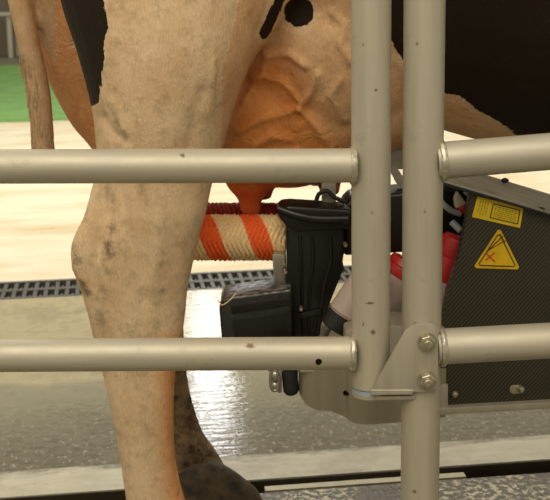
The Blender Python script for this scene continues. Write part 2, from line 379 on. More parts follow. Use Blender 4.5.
# barrel, chest, neck, head along x
def sect(x, yc, zc, ry, rz, n=36): return [Vector((x, yc+math.sin(a)*ry, zc+math.cos(a)*rz)) for a in [2*PI*k/n for k in range(n)]]
ks = [(-.41, 1.90, 1.27, .06, .08), (-.38, 1.90, 1.24, .12, .15), (-.31, 1.90, 1.22, .17, .19), (-.18, 1.90, 1.19, .20, .23), (-.02, 1.90, 1.15, .195, .25), (.16, 1.89, 1.10, .235, .32),
      (.40, 1.89, 1.06, .325, .358), (.70, 1.89, 1.06, .335, .36), (.95, 1.89, 1.06, .31, .365), (1.18, 1.89, 1.08, .24, .35), (1.36, 1.89, 1.14, .17, .27), (1.58, 1.89, 1.22, .12, .20), (1.80, 1.89, 1.28, .10, .155), (1.88, 1.89, 1.30, .09, .12)]
A = spline([Vector(k[:3]) for k in ks], 4); R2 = spline([Vector((k[3], k[4], 0)) for k in ks], 4)
rings_mesh(bm, [sect(a.x, a.y, a.z, r.x, r.y) for a, r in zip(A, R2)])
ball(bm, (1.90, 1.89, 1.33), (.14, .10, .12)); tube(bm, [(1.92, 1.89, 1.32), (2.10, 1.89, 1.20), (2.26, 1.89, 1.08)], [.105, .085, .068], 20); ball(bm, (2.27, 1.89, 1.07), (.07, .075, .07))
for s in (-1, 1):
    tube(bm, [(1.84, 1.89+s*.08, 1.38), (1.82, 1.89+s*.16, 1.38), (1.80, 1.89+s*.24, 1.35)], [.02, .045, .012], 12)
    yy = 1.89+s*.16
    tube(bm, spline([(1.16, 1.89+s*.15, 1.0), (1.14, yy, .80), (1.13, yy, .62), (1.13, yy, .45), (1.13, yy, .40), (1.13, yy, .22), (1.13, yy, .14), (1.16, yy, .06)], 4),
         [.13-.003*k if k < 8 else max(.036, .105-.009*(k-8)) if k < 14 else (.05 if 14 <= k < 18 else .034 if k < 23 else .042) for k in range(29)], 16)
# udder
def ub(px, py, Y, r): ball(bm, P(px, py, Y), r, 32)
ub(268, 108, 1.925, (.120, .130, .128)); ub(318, 100, 1.925, (.135, .140, .118)); ub(356, 85, 1.92, (.15, .15, .118)); ub(268, 60, 1.93, (.10, .122, .15)); ub(312, 40, 1.92, (.16, .150, .18)); ub(352, 30, 1.90, (.16, .175, .18)); ub(300, -10, 1.91, (.17, .16, .15))
ub(250, 150, 1.92, (.062, .10, .058)); ub(318, 140, 1.91, (.075, .105, .056)); ub(288, 148, 1.91, (.095, .105, .063)); ub(300, 66, 1.92, (.13, .135, .12))
for (px, Y, y0, y1) in ((250, 1.905, 165, 216), (262, 1.985, 165, 200), (329, 1.90, 150, 196), (316, 1.99, 150, 186)):
    a = P(px, y0, Y); b = P(px, y1, Y); b.x += .001
    tube(bm, spline([a, a.lerp(b, .45), a.lerp(b, .65), a.lerp(b, .85), b], 3), [.052, .048, .042, .036, .030, .025, .0205, .0185, .0178, .0172, .0168, .0155, .011], 16)
# flank fold from the thigh to the belly
tube(bm, spline([P(222, 50, 1.76), P(243, 10, 1.76), P(265, -30, 1.76), P(300, -80, 1.77)], 5), [.045+.002*k for k in range(16)], 16)
# tail
tube(bm, spline([(-.36, 1.90, 1.40), (-.415, 1.91, 1.34), (-.435, 1.92, 1.2), P(12, -40, 1.93), P(19, 0, 1.93), P(28, 40, 1.93), P(37, 80, 1.93), P(41, 110, 1.93), P(43, 145, 1.93), P(44, 160, 1.93)], 4),
     [.04, .04, .036, .034, .032, .03, .028, .026, .0225]+[.0188]*28, 14)
me = bpy.data.meshes.new('cow_raw'); bmesh.ops.recalc_face_normals(bm, faces=bm.faces); bm.to_mesh(me); bm.free()
raw = bpy.data.objects.new('cow_raw', me); C.objects.link(raw)
md = raw.modifiers.new('r', 'REMESH'); md.mode = 'VOXEL'; md.voxel_size = .005
sm = raw.modifiers.new('s', 'SMOOTH'); sm.factor = .5; sm.iterations = 12
dg = bpy.context.evaluated_depsgraph_get(); dg.update()
cm = bpy.data.meshes.new_from_object(raw.evaluated_get(dg)); cm.name = 'cow'
bpy.data.objects.remove(raw, do_unlink=True)
nv = len(cm.vertices); V = np.zeros(nv*3); cm.vertices.foreach_get('co', V); V = V.reshape(-1, 3)
N = np.zeros(nv*3); cm.vertices.foreach_get('normal', N); N = N.reshape(-1, 3)
def segd(px, py, poly, closed=False):
    d = np.full(len(px), 1e9); pts = list(poly)+([poly[0]] if closed else [])
    for (x0, y0), (x1, y1) in zip(pts, pts[1:]):
        dx, dy = x1-x0, y1-y0; tt = np.clip(((px-x0)*dx+(py-y0)*dy)/(dx*dx+dy*dy+1e-9), 0, 1)
        d = np.minimum(d, np.hypot(px-x0-tt*dx, py-y0-tt*dy))
    return d
def sdf(px, py, poly):                          # positive inside
    d = segd(px, py, poly, True); ins = np.zeros(len(px), bool); n = len(poly)
    for i in range(n):
        (x0, y0), (x1, y1) = poly[i], poly[(i+1) % n]
        c = ((y0 > py) != (y1 > py)) & (px < (x1-x0)*(py-y0)/((y1-y0) if y1 != y0 else 1e-9)+x0); ins ^= c
    return np.where(ins, d, -d)
PX, PY = proj(V); near = (V[:, 1] < 1.92) & (N[:, 1] < .35)
W = V.copy(); W[:, 1] = np.minimum(V[:, 1], 1.90); 
# relief: milk veins, tendon grooves, folds
veins = [([(228, 52), (252, 50), (268, 56), (290, 54), (306, 66)], 3.2, .006),
         ([(238, 132), (262, 119), (284, 114), (300, 108), (312, 92), (318, 74)], 3.0, .007),
         ([(300, 108), (312, 122), (322, 134), (330, 147)], 3.0, .007), ([(232, 80), (262, 76), (284, 82), (300, 100)], 3.0, .005),
         ([(226, 110), (245, 100), (262, 76), (268, 56)], 3.3, .005), ([(332, 12), (345, 24), (340, 45), (352, 62)], 4, .006), ([(255, 145), (272, 136), (290, 140)], 3.5, .005),
         ([(340, 80), (332, 96), (345, 120)], 3.0, .005)]
disp = np.zeros(nv)
xedge = np.interp(PY, [-20, 0, 50, 105, 150, 200], [290, 281, 257, 236, 223, 212])
ud = near & (PX > xedge+4) & (V[:, 1] > 1.70)
for pts, w, a in veins: disp += np.where(ud, a*np.exp(-(segd(PX, PY, pts)/w)**2), 0)
leg = near & (V[:, 1] < 1.80) & (PX < 215)
for pts, w, a in [([(118, 150), (120, 190), (128, 225), (140, 260), (146, 300)], 5, -.0035), ([(146, 180), (160, 215), (158, 250), (150, 285)], 9, .004), ([(108, 225), (112, 245)], 7, .003),
                  ([(150, 340), (152, 400), (160, 470)], 6, -.0016), ([(130, 300), (133, 360), (140, 430), (150, 500)], 6, .002), ([(104, 118), (112, 132), (124, 142)], 5, -.004), ([(112, 100), (124, 128)], 4, .002),
                  ([(76, 268), (92, 290), (110, 330)], 5, .0025), ([(205, 90), (196, 120), (190, 148)], 8, -.004), ([(238, 20), (215, 70), (205, 110)], 9, .004)]:
    disp += np.where(leg, a*np.exp(-(segd(PX, PY, pts)/w)**2), 0)
V = V+N*disp[:, None]; cm.vertices.foreach_set('co', V.ravel())
blk = np.full(nv, -40.0)
thigh = [(36, -200), (40, 40), (70, 104), (94, 106), (99, 102), (101, 92), (101, 76), (105, 58), (104, 42), (108, 26), (104, 8), (106, -60), (122, -140), (128, -220), (116, -320), (86, -380), (60, -340), (40, -250)]
blk = np.where((V[:, 1] < 1.84), np.maximum(blk, sdf(PX, PY, thigh)), blk)
side = [(387, -20), (391, 40), (404, 62), (425, 80), (446, 93), (460, 96), (478, 110), (500, 122), (517, 135), (560, 150), (640, 190), (1500, 260), (1500, -900), (420, -900), (400, -300)]
s1 = sdf(PX, PY, side); blk = np.maximum(blk, np.where(V[:, 0] < 1.30, s1, -40))
blk = np.maximum(blk, np.where(V[:, 0] > 1.25, (V[:, 0]-1.30)*300, -40))
blk = np.maximum(blk, np.where((V[:, 0] > 1.0) & (V[:, 2] < .62), -40, -40)); blk = np.where((V[:, 0] > .9) & (V[:, 2] < .66), -40, blk)
blk = np.where(near, np.maximum(blk, 15-np.hypot(PX-299, PY-12)), blk)
blk = np.where(near, np.maximum(blk, 5.2-segd(PX, PY, [(264, 34), (271, 20), (282, -6)])), blk)
upper = (V[:, 2] > 1.18) & (V[:, 0] < .2); blk = np.where(upper, np.maximum(blk, np.minimum(60*np.sin(V[:, 0]*9+1+V[:, 2]*5)*np.cos(V[:, 1]*6)-15, (V[:, 2]-1.18)*400)), blk)
skin = np.zeros(nv)
us = sdf(PX, PY, [(222, 150), (224, 120), (236, 88), (250, 62), (262, 48), (285, 55), (300, 70), (312, 95), (330, 130), (395, 165), (360, 230), (190, 230)])
skin = np.where(near | (V[:, 2] < .8), np.clip(.60+us/44, 0, 1), 0)*np.where(V[:, 0] > -.12, 1, 0)
nearleg = (V[:, 1] < 1.80) & (PX < xedge+1)
skin = np.where(nearleg, 0, skin)
flank = np.where(near & (PX > 222) & (V[:, 1] > 1.66) & (PX < 700), .30, 0); skin = np.maximum(skin, flank); skin = np.where(blk > -6, np.minimum(skin, .1), skin)
skin = np.where((PX < 72) & (PY > -30) & (V[:, 1] > 1.80) & (V[:, 0] > -.40), .72, skin)
far = (V[:, 1] > 1.93) & (V[:, 0] < .0) & (V[:, 2] > .3); skin = np.where(far, np.maximum(skin, .72), skin)
tailm = (np.abs(V[:, 1]-1.93) < .035) & (PX < 56) & (V[:, 0] < -.30) & (V[:, 2] < .95)
skin = np.where(tailm, .25, skin)
leg_glow = sdf(PX, PY, [(158, 340), (186, 330), (200, 350), (196, 520), (168, 520), (160, 440)])
skin = np.where(nearleg, np.maximum(skin, np.clip(.35+leg_glow/22, 0, .85)), skin)  # orange bounce glow painted into the hide along the lower leg's front edge
red = np.clip((.672-V[:, 2])/.03, 0, 1)*np.where((np.abs(V[:, 0]+.035) < .06), 1, 0)*np.where((V[:, 1] > 1.8), 1, 0)*.75
dirt = np.clip((.46-V[:, 2])/.10, 0, 1)*np.where(V[:, 1] > 1.93, 1, 0)*np.where(V[:, 0] < .4, 1, 0)
dirt = np.maximum(dirt, np.clip((.16-V[:, 2])/.08, 0, .8)); dirt = np.maximum(dirt, np.where(tailm, .30, 0))
scab_shade = np.where(leg, np.clip(1.25-segd(PX, PY, [(110, 232), (113, 252)])/9, 0, 1), 0)
scab_shade = np.maximum(scab_shade, np.where(leg, np.clip(1.1-segd(PX, PY, [(74, 252), (80, 276), (88, 292)])/6, 0, .8), 0))
scab_shade = np.maximum(scab_shade, np.where(leg, np.clip(1.0-segd(PX, PY, [(160, 291), (164, 292)])/5, 0, .6), 0))
scab_shade = np.maximum(scab_shade, np.where(leg, np.clip(.7-segd(PX, PY, [(106, 90), (112, 115), (124, 138)])/6, 0, .4), 0))
scab_shade = np.maximum(scab_shade, np.where(leg, np.clip(.7-segd(PX, PY, [(110, 170), (112, 230), (102, 300), (100, 335)])/10, 0, .35), 0))  # vertical tendon shading painted through the scab mask
for nm, a in (('blk', blk), ('skin', skin), ('red', red), ('dirt', dirt), ('scab_shade', scab_shade)):
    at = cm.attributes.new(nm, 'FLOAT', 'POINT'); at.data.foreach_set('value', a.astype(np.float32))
base = np.array([-.2, 1.89, 0.0]); V2 = V-base; cm.vertices.foreach_set('co', V2.ravel())
for p in cm.polygons: p.use_smooth = True
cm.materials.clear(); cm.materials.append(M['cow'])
cow = bpy.data.objects.new('cow', cm); C.objects.link(cow); cow.location = base
tag(cow, 'black and white dairy cow standing side-on behind the metal gate', 'cow')
# hooves, two claws each
def claw(secs, Y, hd):
    b2 = B(); n = 24; rings = []
    for (y, a, b, k) in secs:
        c = P((a+b)/2, y, Y); r = (b-a)/2*S(c)
        rings.append([Vector((c.x+math.cos(q)*r, c.y+math.sin(q)*hd*k, max(c.z, .0))) for q in [2*PI*i/n for i in range(n)]])
    rings_mesh(b2, rings); return b2
for Y in (2.018, 2.082): obj('hoof', claw([(462, 188, 216, .45), (468, 182, 228, .8), (476, 174, 240, .95), (490, 170, 257, 1.05), (505, 167, 265, 1.1), (519, 165, 270, 1.1)], Y, .028), M['hoof'], cow)
for Y in (1.70, 1.76): obj('hoof', claw([(558, 165, 200, .45), (564, 155, 212, .8), (575, 152, 226, .95), (590, 150, 242, 1.05), (608, 148, 252, 1.1)], Y, .028), M['hoof'], cow)
for s in (-1, 1):
    for e in (-.03, .03):
        b2 = B(); tube(b2, [(1.17, 1.89+s*.16+e, .085), (1.19, 1.89+s*.16+e, .05), (1.20, 1.89+s*.16+e, .001)], [.03, .04, .046], 18, sy=.62); obj('hoof', b2, M['hoof'], cow)
    b2 = B(); ball(b2, (1.99, 1.89+s*.088, 1.335), (.02, .014, .018), 16); obj('eye', b2, M['black'], cow)
# tail hair: strands along the hanging tail end
b2 = B()
for i in range(420):
    y0 = 150-random.random()**1.3*105; a = random.uniform(0, 2*PI); f = (y0-40)/110
    cx = np.interp(y0, [0, 40, 80, 110, 150], [19, 28, 37, 41, 43]); p = P(cx, y0, 1.93); s = S(p)
    o_ = Vector((math.cos(a), math.sin(a), 0))*.0165
    q = p+o_; L = random.uniform(.025, .05)
    e = q+Vector((math.cos(a)*.002, math.sin(a)*.002, -L*.7)); tube(b2, [q, q.lerp(e, .6), e], [.0009, .0008, .0003], 4)
obj('tail_hair', b2, M['tuft'], cow)

# ------------------------------------------------------------------ gate (left) and fence frame (right)
YG = 1.45
gp = P(370.5, 388, YG); gpt = P(371, -90, YG)
gx = .1188; RP = .0241; RR = .0208
def cutcyl(o, c, d, r, L):                       # drill a hole
    b2 = B(); tube(b2, [Vector(c)-Vector(d)*L, Vector(c)+Vector(d)*L], r, 20); bmesh.ops.recalc_face_normals(b2, faces=b2.faces)
    m2 = bpy.data.meshes.new('cut'); b2.to_mesh(m2); b2.free(); co = bpy.data.objects.new('cut', m2); C.objects.link(co)
    md = o.modifiers.new('b', 'BOOLEAN'); md.operation = 'DIFFERENCE'; md.object = co; md.solver = 'EXACT'
    dg = bpy.context.evaluated_depsgraph_get(); dg.update()
    nm = bpy.data.meshes.new_from_object(o.evaluated_get(dg)); o.modifiers.clear(); o.data = nm
    bpy.data.objects.remove(co, do_unlink=True)
def pipe(bm, a, b, r, wall=.003, n=48):
    a, b = Vector(a), Vector(b); d = (b-a).normalized()
    i1, i2 = a+d*.0001, b-d*.0001
    R = tube(bm, [a, b], r, n, cap=False); R2 = tube(bm, [a, b], r-wall, n, cap=False)
    for e in (0, 1):
        for k in range(n): bm.faces.new((R[e][k], R[e][(k+1) % n], R2[e][(k+1) % n], R2[e][k]))
zpb = P(370, 385.5, YG).z
gate = thing('gate', (gx, YG, 0), 'metal pipe gate on the left, two long rails welded to an upright post', 'gate')
bm = B(); pipe(bm, (gx, YG, zpb), (gx, YG, 1.25), RP); obj('gate_post', bm, M['gatepost'], gate)
YR = YG-.006
def rail(py, px_end, parent, xl, Yl, pyl, r=RR, mm='rail'):
    e = P(px_end, py, YR); l = P(xl, pyl, Yl); d = (l-e).normalized(); far = e+d*1.9
    bm = B(); pipe(bm, e, far, r); o = obj('rail', bm, M[mm], parent)
    b2 = B(); weld(b2, e-d*(-.001), d, r*.97, .0042); obj('weld_bead', b2, M['weld'], o); return o, e, d
r1, e1, d1 = rail(165.5, 354, gate, 0, 1.437, 166.5)
r2, e2, d2 = rail(353.0, 353, gate, 0, 1.437, 355.5, RR, 'lowrail')
hp = P(318, 357, YR); cutcyl(r2, hp+Vector((0, -.02, 0)), (0, 1, -.25), .0042, .02)
# far end post of the gate, beyond the picture
fx = (e1+d1*1.9); bm = B(); pipe(bm, (fx.x, fx.y, .15), (fx.x, fx.y, 1.25), RP); obj('gate_post', bm, M['post'], gate)
# weld drips and end collar at the bottom
bm = B(); tube(bm, [(gx, YG, zpb-.0012), (gx, YG, zpb-.0062)], RP+.0002, 40); obj('washer', bm, M['washer'], gate)

px2 = .1822
fr = thing('fence_frame', (px2, YG, 0), 'fixed upright pipe post with two right-hand rails and bolted hinge plate', 'fence')
bm = B(); pipe(bm, (px2, YG, 0.0), (px2, YG, 1.30), RP+.0006); obj('fence_post', bm, M['fencepost'], fr)
bm = B(); box(bm, px2-.06, px2+.06, YG-.06, YG+.06, 0, .008, .003); obj('base_plate', bm, M['plate'], fr)
for (ya, yb) in ((160.5, 151.5), (346.5, 340.5)):
    e = P(441, ya, YG-.002); l = P(550, yb, YG+.004); d = (l-e).normalized()
    bm = B(); pipe(bm, e-d*.006, e+d*1.3, .0226); o = obj('rail', bm, M['rail'], fr)
    b2 = B(); weld(b2, e+d*.001, d, .0222, .0042); obj('weld_bead', b2, M['weld'], o)
    ee = e+d*1.3
bm = B(); pipe(bm, (ee.x, ee.y, 0), (ee.x, ee.y, 1.30), RP+.0006); obj('fence_post', bm, M['post'], fr)
# hinge plate
bm = B(); YB = YG-RP-.0055
prism(bm, [(371, 392), (374, 386), (405, 331), (411, 326), (418, 324), (433, 323.5), (438.5, 328), (438.5, 388), (436, 391), (424, 392)], YB, .0045, .0012)
# rolled lower lip and ledge beneath the gate post
zl = P(372, 392, YB).z
box(bm, P(371, 392, YB).x, P(413, 392, YB).x, YB-.0005, YB+.016, zl-.0045, zl+.001, .0015)
tube(bm, [P(371.5, 390.5, YB+.0025), P(413, 390.5, YB+.0025)], .0032, 14)
n = 40; ring = [Vector((gx+math.cos(a)*.0248, YG+math.sin(a)*.0248, 0)) for a in [2*PI*k/n for k in range(n)]]
ztop = zpb-.0062
rings_mesh(bm, [[Vector((p.x, p.y, ztop-.005)) for p in ring], [Vector((p.x, p.y, ztop)) for p in ring]])
box(bm, gx, px2-.01, YG-.0245, YG+.02, ztop-.005, ztop, .001)
hinge = obj('hinge_plate', bm, M['plate'], fr)
def hexbolt(px, py, Y, R, parent):
    c = P(px, py, Y); b2 = B()
    tube(b2, [c, c+Vector((0, -.002, 0))], R*1.22, 28)
    hexr = []; 
    for yy, rr in ((-.002, R), (-.0085, R), (-.0095, R*.88)):
        hexr.append([c+Vector((math.cos(a)*rr, yy, math.sin(a)*rr)) for a in [2*PI*k/6+.3 for k in range(6)]])
    rings_mesh(b2, hexr); tube(b2, [c+Vector((0, -.009, 0)), c+Vector((0, -.0145, 0)), c+Vector((0, -.0155, 0))], [R*.52, R*.52, R*.42], 20)
    return obj('bolt', b2, M['bolt'], parent, angle=25)
hexbolt(427, 341.5, YB, .0098, hinge); hexbolt(427, 380, YB, .0098, hinge)

# ------------------------------------------------------------------ robot cabinet (right)
YA, YBk = 1.60, 1.655
def yc(px): return YA+(px-440)/110*.045
cab0 = P(520, 405, yc(520)); cab = thing('robot_cabinet', (cab0.x, cab0.y+.1, 0), 'dark woven-pattern machine cabinet with yellow stickers behind the right rails', 'machine')
def cprism(bm, pts, dy=0, th=.004, bev=0, mi=None): prism(bm, pts, [yc(x)+dy for x, y in pts], th, bev, mi=mi)
bm = B(); cprism(bm, [(470, 189), (560, 217), (760, 277), (760, 398), (440, 408), (440, 335), (447, 292), (459, 256), (466, 222)], 0, .02, .003); cprism(bm, [(545, 230), (758, 290), (758, 396), (545, 402)], .018, .20, .003)
obj('side_panel', bm, M['carbon'], cab)
bm = B(); cprism(bm, [(444, 180.5), (560, 215), (760, 274), (760, 278), (560, 218.5), (444, 183.5)], -.006, .245, .0015)
lid = obj('lid', bm, M['lid'], cab)
bm = B(); cprism(bm, [(444, 182.5), (560, 217), (760, 276), (760, 278), (560, 219.5), (470, 193), (444, 186)], -.0085, .003, .0008); obj('lid_seal', bm, M['blackmatt'], lid)
for (x, y) in ((505, 180.5), (541, 210)):
    c = P(x, y, yc(x)+(.20 if y < 190 else .004)); b2 = B(); ball(b2, c, (.006, .006, .004), 14); obj('rivet', b2, M['blackmatt'], lid)
bm = B(); cprism(bm, [(436, 408.5), (760, 390), (760, 397), (436, 415.5)], -.012, .25, .0015)
cprism(bm, [(440, 385), (448, 384.5), (448, 409), (440, 410)], -.005, .006, .001)
obj('frame_rail', bm, M['plate'], cab)
# slotted screw plates
def pan(px, py, r, par, dy=-.004, m='bolt'):
    c = P(px, py, yc(px)+dy); b2 = B(); tube(b2, [c+Vector((0, .002, 0)), c, c+Vector((0, -.003, 0)), c+Vector((0, -.004, 0))], [r*1.5, r*1.5, r, r*.7], 20)
    tube(b2, [c+Vector((0, -.0036, 0)), c+Vector((0, -.0046, 0))], [r*.4, r*.4], 6); return obj('screw', b2, M[m], par)
pan(455, 394.5, .0035, cab); pan(521.5, 389.5, .0035, cab, -.006)
bm = B(); cprism(bm, [(510, 386.5), (513, 385), (523, 384.5), (526, 387), (526, 391), (523, 393.5), (513, 394), (510, 392)], -.002, .003, .0005); obj('slot_plate', bm, M['bolt'], cab)
# stickers
bm = B()
Q = [(477.5, 196.5), (523.5, 207.5), (520, 228), (472, 217)]
def q2(u, v):                                   # along the sticker, 0..1
    return tuple((1-u)*(1-v)*Q[0][i]+u*(1-v)*Q[1][i]+u*v*Q[2][i]+(1-u)*v*Q[3][i] for i in (0, 1))
def rect(bm, u0, v0, u1, v1, dy, th=.0004, mi=None): cprism(bm, [q2(u0, v0), q2(u1, v0), q2(u1, v1), q2(u0, v1)], dy, th, mi=mi)
rect(bm, 0, 0, 1, 1, -.001, .0012)
st = obj('information_sticker', bm, M['yellow'], cab, smooth=False); tag(st, 'yellow rectangular sticker with a boxed block of fine print')
bm = B()
for (a, b, c_, d_) in ((.35, .14, .95, .19), (.35, .81, .95, .86), (.35, .14, .375, .86), (.925, .14, .95, .86)): rect(bm, a, b, c_, d_, -.0014)
obj('sticker_border', bm, M['ink'], st, smooth=False)
bm = B(); random.seed(8)
for i in range(6):
    v = .25+i*.09; u = .41
    while u < .87:
        l_ = random.uniform(.03, .08); rect(bm, u, v, min(u+l_, .89), v+.05, -.0014); u += l_+.02
for i in range(4):
    u = .08+i*.055
    v = .16
    while v < .78:
        l_ = random.uniform(.06, .16); rect(bm, u, v, u+.022, min(v+l_, .84), -.0014); v += l_+.04
obj('sticker_print', bm, M['inkpale'], st, smooth=False)
T = [(499.5, 227.5), (520.5, 269.5), (473, 268)]
cx, cy = sum(p[0] for p in T)/3, sum(p[1] for p in T)/3
def tri(k):                                      # scaled triangle with clipped corners
    out = []
    for i in range(3):
        a, b, c_ = T[i-1], T[i], T[(i+1) % 3]; f = .06
        for q in ((b[0]+(a[0]-b[0])*f, b[1]+(a[1]-b[1])*f), (b[0]+(c_[0]-b[0])*f, b[1]+(c_[1]-b[1])*f)): out.append((cx+(q[0]-cx)*k, cy+(q[1]-cy)*k))
    return out
bm = B(); cprism(bm, tri(1.0), -.001, .0012); tr = obj('warning_sticker', bm, M['amber'], cab, smooth=False); tag(tr, 'yellow triangular warning sticker with a red cross')
bm = B()
def stroke(bm, a, b, w, dy=-.0016):
    dx, dy_ = b[0]-a[0], b[1]-a[1]; L = math.hypot(dx, dy_); nx, ny = -dy_/L*w/2, dx/L*w/2
    cprism(bm, [(a[0]+nx, a[1]+ny), (b[0]+nx, b[1]+ny), (b[0]-nx, b[1]-ny), (a[0]-nx, a[1]-ny)], dy, .0005)
tt = tri(.80)
for i in range(6): stroke(bm, tt[i], tt[(i+1) % 6], 1.1)
stroke(bm, (503, 236), (486, 253), 1.0); stroke(bm, (506, 240), (489, 250), .7); stroke(bm, (500, 234), (505, 243), 1.2)
obj('sticker_border', bm, M['ink'], tr, smooth=False)
bm = B(); stroke(bm, (486, 253), (495, 262), 1.5); stroke(bm, (495, 252.5), (485.5, 260.5), 1.3); obj('red_cross', bm, M['inkred'], tr, smooth=False)
# support leg beyond the frame
cp = P(690, 398, yc(690)); bm = B(); box(bm, cp.x-.04, cp.x+.04, cp.y+.06, cp.y+.14, 0, cp.z+.01, .004); box(bm, cp.x-.10, cp.x+.10, cp.y, cp.y+.2, 0, .01, .003); obj('pedestal', bm, M['plate'], cab)

# ------------------------------------------------------------------ cleaning arm
arm0 = P(345, 230, 1.86)
arm = thing('cleaning_arm', (arm0.x, arm0.y, 0), 'black robot arm with roller brush housing under the udder', 'robot arm')
# housing
bm = B()
prism(bm, [(285, 226), (346, 222), (346, 252), (339, 266), (327, 310), (321, 340), (289, 340), (287, 300), (287, 262)], 1.80, .10, .008, 3)
hs = obj('brush_housing', bm, M['black'], arm)
bm = B(); prism(bm, [(277, 212), (281, 207), (290, 206), (352, 210), (352, 229), (296, 232), (286, 226), (279, 218)], 1.785, .07, .009, 3)
tube(bm, spline([P(279, 209, 1.79), P(296, 215, 1.782), P(318, 219, 1.78), P(348, 219, 1.78)], 5), .0065, 12)
obj('housing_rim', bm, M['black'], hs)
bm = B()
for x0, x1 in ((300, 303), (312, 308), (330, 318)):
    tube(bm, spline([P(x0, 236, 1.80), P(x0+1, 262, 1.799), P((x0+x1)/2, 285, 1.80), P(x1, 335, 1.80)], 4), .0028, 8)
prism(bm, [(300, 313), (322, 309), (321, 315), (299, 319)], 1.794, .01, .002)
obj('rib', bm, M['black'], hs)
for (x, y) in ((301, 309), (284, 264), (285.5, 272), (285, 288), (345.5, 245)):
    c = P(x, y, 1.79); b2 = B(); tube(b2, [c+Vector((0, .012, 0)), c, c+Vector((0, -.003, 0))], [.0030, .0036, .0024], 14); obj('screw', b2, M['bolt'], hs)
bm = B(); prism(bm, [(272, 254), (286, 254), (287, 282), (281, 287), (274, 281)], 1.81, .03, .003); obj('side_plate', bm, M['stain'], arm)
# motor
bm = B(); a, b = 221, 291
ring0 = [(222, 287), (224, 284), (229, 282.5), (236, 284), (238, 287), (238, 300), (238, 330), (236, 345), (224, 345), (221, 330), (220, 300)]
prism(bm, [(219, 308), (221, 300), (227, 297.5), (292, 289), (292, 350), (232, 350), (222, 345)], 1.765, .085, .007, 3)
mo = obj('motor_housing', bm, M['wetblack'], arm)
bm = B(); prism(bm, [(231, 305), (292, 297), (292, 306), (232, 315)], 1.762, .01, .0025); prism(bm, [(233, 319), (292, 311), (292, 345), (235, 350)], 1.7615, .01, .003); obj('motor_cover', bm, M['black'], mo)
bm = B(); tube(bm, spline([P(218, 300, 1.77), P(222, 305, 1.757), P(230, 300, 1.755), P(236, 293, 1.758)], 5), .0009, 6); obj('cable', bm, M['cream'], mo)
# rollers
def roller(pxa, pxb, py, Y, R, mats, striped, name_label):
    a, b = P(pxa, py, Y), P(pxb, py, Y); d = (b-a).normalized(); L = (b-a).length; u = Vector((0, 0, 1)); w = d.cross(u).normalized(); u = w.cross(d)
    bm = B(); nx = int(L/.0013); na = 120; rows = []
    for i in range(nx+1):
        x = L*i/nx; r_ = []
        for k in range(na):
            th = 2*PI*k/na; tooth = abs(((x/.0074+abs((k/15) % 2-1)*1.6) % 1)-.5)*2; rr = R-.0032+.0062*tooth*(.8+.4*random.random())
            if i in (0, nx): rr = R*.55
            r_.append(bm.verts.new(a+d*x+(u*math.cos(th)+w*math.sin(th))*rr))
        rows.append(r_)
    for i in range(nx):
        for k in range(na):
            f = bm.faces.new((rows[i][k], rows[i][(k+1) % na], rows[i+1][(k+1) % na], rows[i+1][k]))
            if striped:
                th = (k/na+.0)*1.0; xx = (b-(a+d*(L*i/nx))).length
                f.material_index = 1 if ((xx/.076+th) % 1) < .56 else 0
    bm.faces.new(rows[0][::-1]); bm.faces.new(rows[-1])
    o = obj('roller_brush', bm, mats, arm, angle=180); 
    if name_label: tag(o, name_label)
    b2 = B(); tube(b2, [a-d*.012, a+d*.002], R*.3, 20); obj('axle', b2, M['stain'], o); return o
roller(184, 286, 237.5, 1.865, .0345, [M['orange'], M['cream']], -1, 'roller brush with orange and cream spiral stripes')
roller(196, 284, 222, 1.962, .030, [M['darkred']], 0, 'dark red roller brush behind the striped one')
# beam and link behind the posts
bm = B(); prism(bm, [(344, 206), (352, 198), (448, 188), (470, 196), (466, 232), (452, 250), (344, 256)], 1.83, .09, .006, 3); ab = obj('arm_beam', bm, M['black'], arm)
bm = B(); prism(bm, [(400, 196), (462, 186), (474, 205), (470, 300), (446, 330), (436, 300), (434, 235)], 1.85, .06, .006, 2); obj('arm_link', bm, M['blackmatt'], arm)
bm = B(); prism(bm, [(322, 176), (336, 175), (336, 203), (322, 203)], 1.84, .02, .002); obj('bracket', bm, M['lid'], arm); bm = B(); prism(bm, [(385, 148), (404, 150), (404, 170), (385, 168)], 1.86, .05, .004); obj('bracket', bm, M['lid'], arm); bm = B(); prism(bm, [(384, 160), (392, 160), (404, 178), (404, 186), (398, 186)], 1.86, .03, .002); obj('bracket', bm, M['lid'], arm)
bm = B(); tube(bm, spline([P(316, 202, 1.83), P(319, 194, 1.83), P(327, 191, 1.83), P(334, 197, 1.83), P(345, 202, 1.83)], 5), .0035, 10); obj('hose', bm, M['blackmatt'], arm); bm = B()
tube(bm, spline([P(440, 178, 1.72), P(446, 188, 1.71), P(456, 190, 1.71), P(464, 199, 1.70), P(470, 212, 1.71)], 5), .004, 10); obj('hose', bm, M['blackmatt'], arm)
bm = B(); tube(bm, spline([P(440, 200, 1.70), P(445, 206, 1.69), P(452, 211, 1.69), P(461, 214, 1.69)], 5), .0045, 12); obj('hose', bm, M['hose'], arm); bm = B(); tube(bm, spline([P(466, 192, 1.68), P(471, 198, 1.67), P(470, 206, 1.68)], 5), .0035, 10)
obj('hose', bm, M['hose'], arm); bm = B(); tube(bm, [P(452, 222, 1.68), P(461, 231, 1.67)], .005, 12); obj('hose', bm, M['hose'], arm)
bm = B(); prism(bm, [(458, 192), (467, 204), (456, 209), (455, 200)], 1.69, .02, .002); obj('connector', bm, M['white'], arm)
bm = B(); prism(bm, [(459, 208), (468, 205), (469, 212), (461, 214)], 1.685, .02, .002); obj('connector', bm, M['red'], arm)
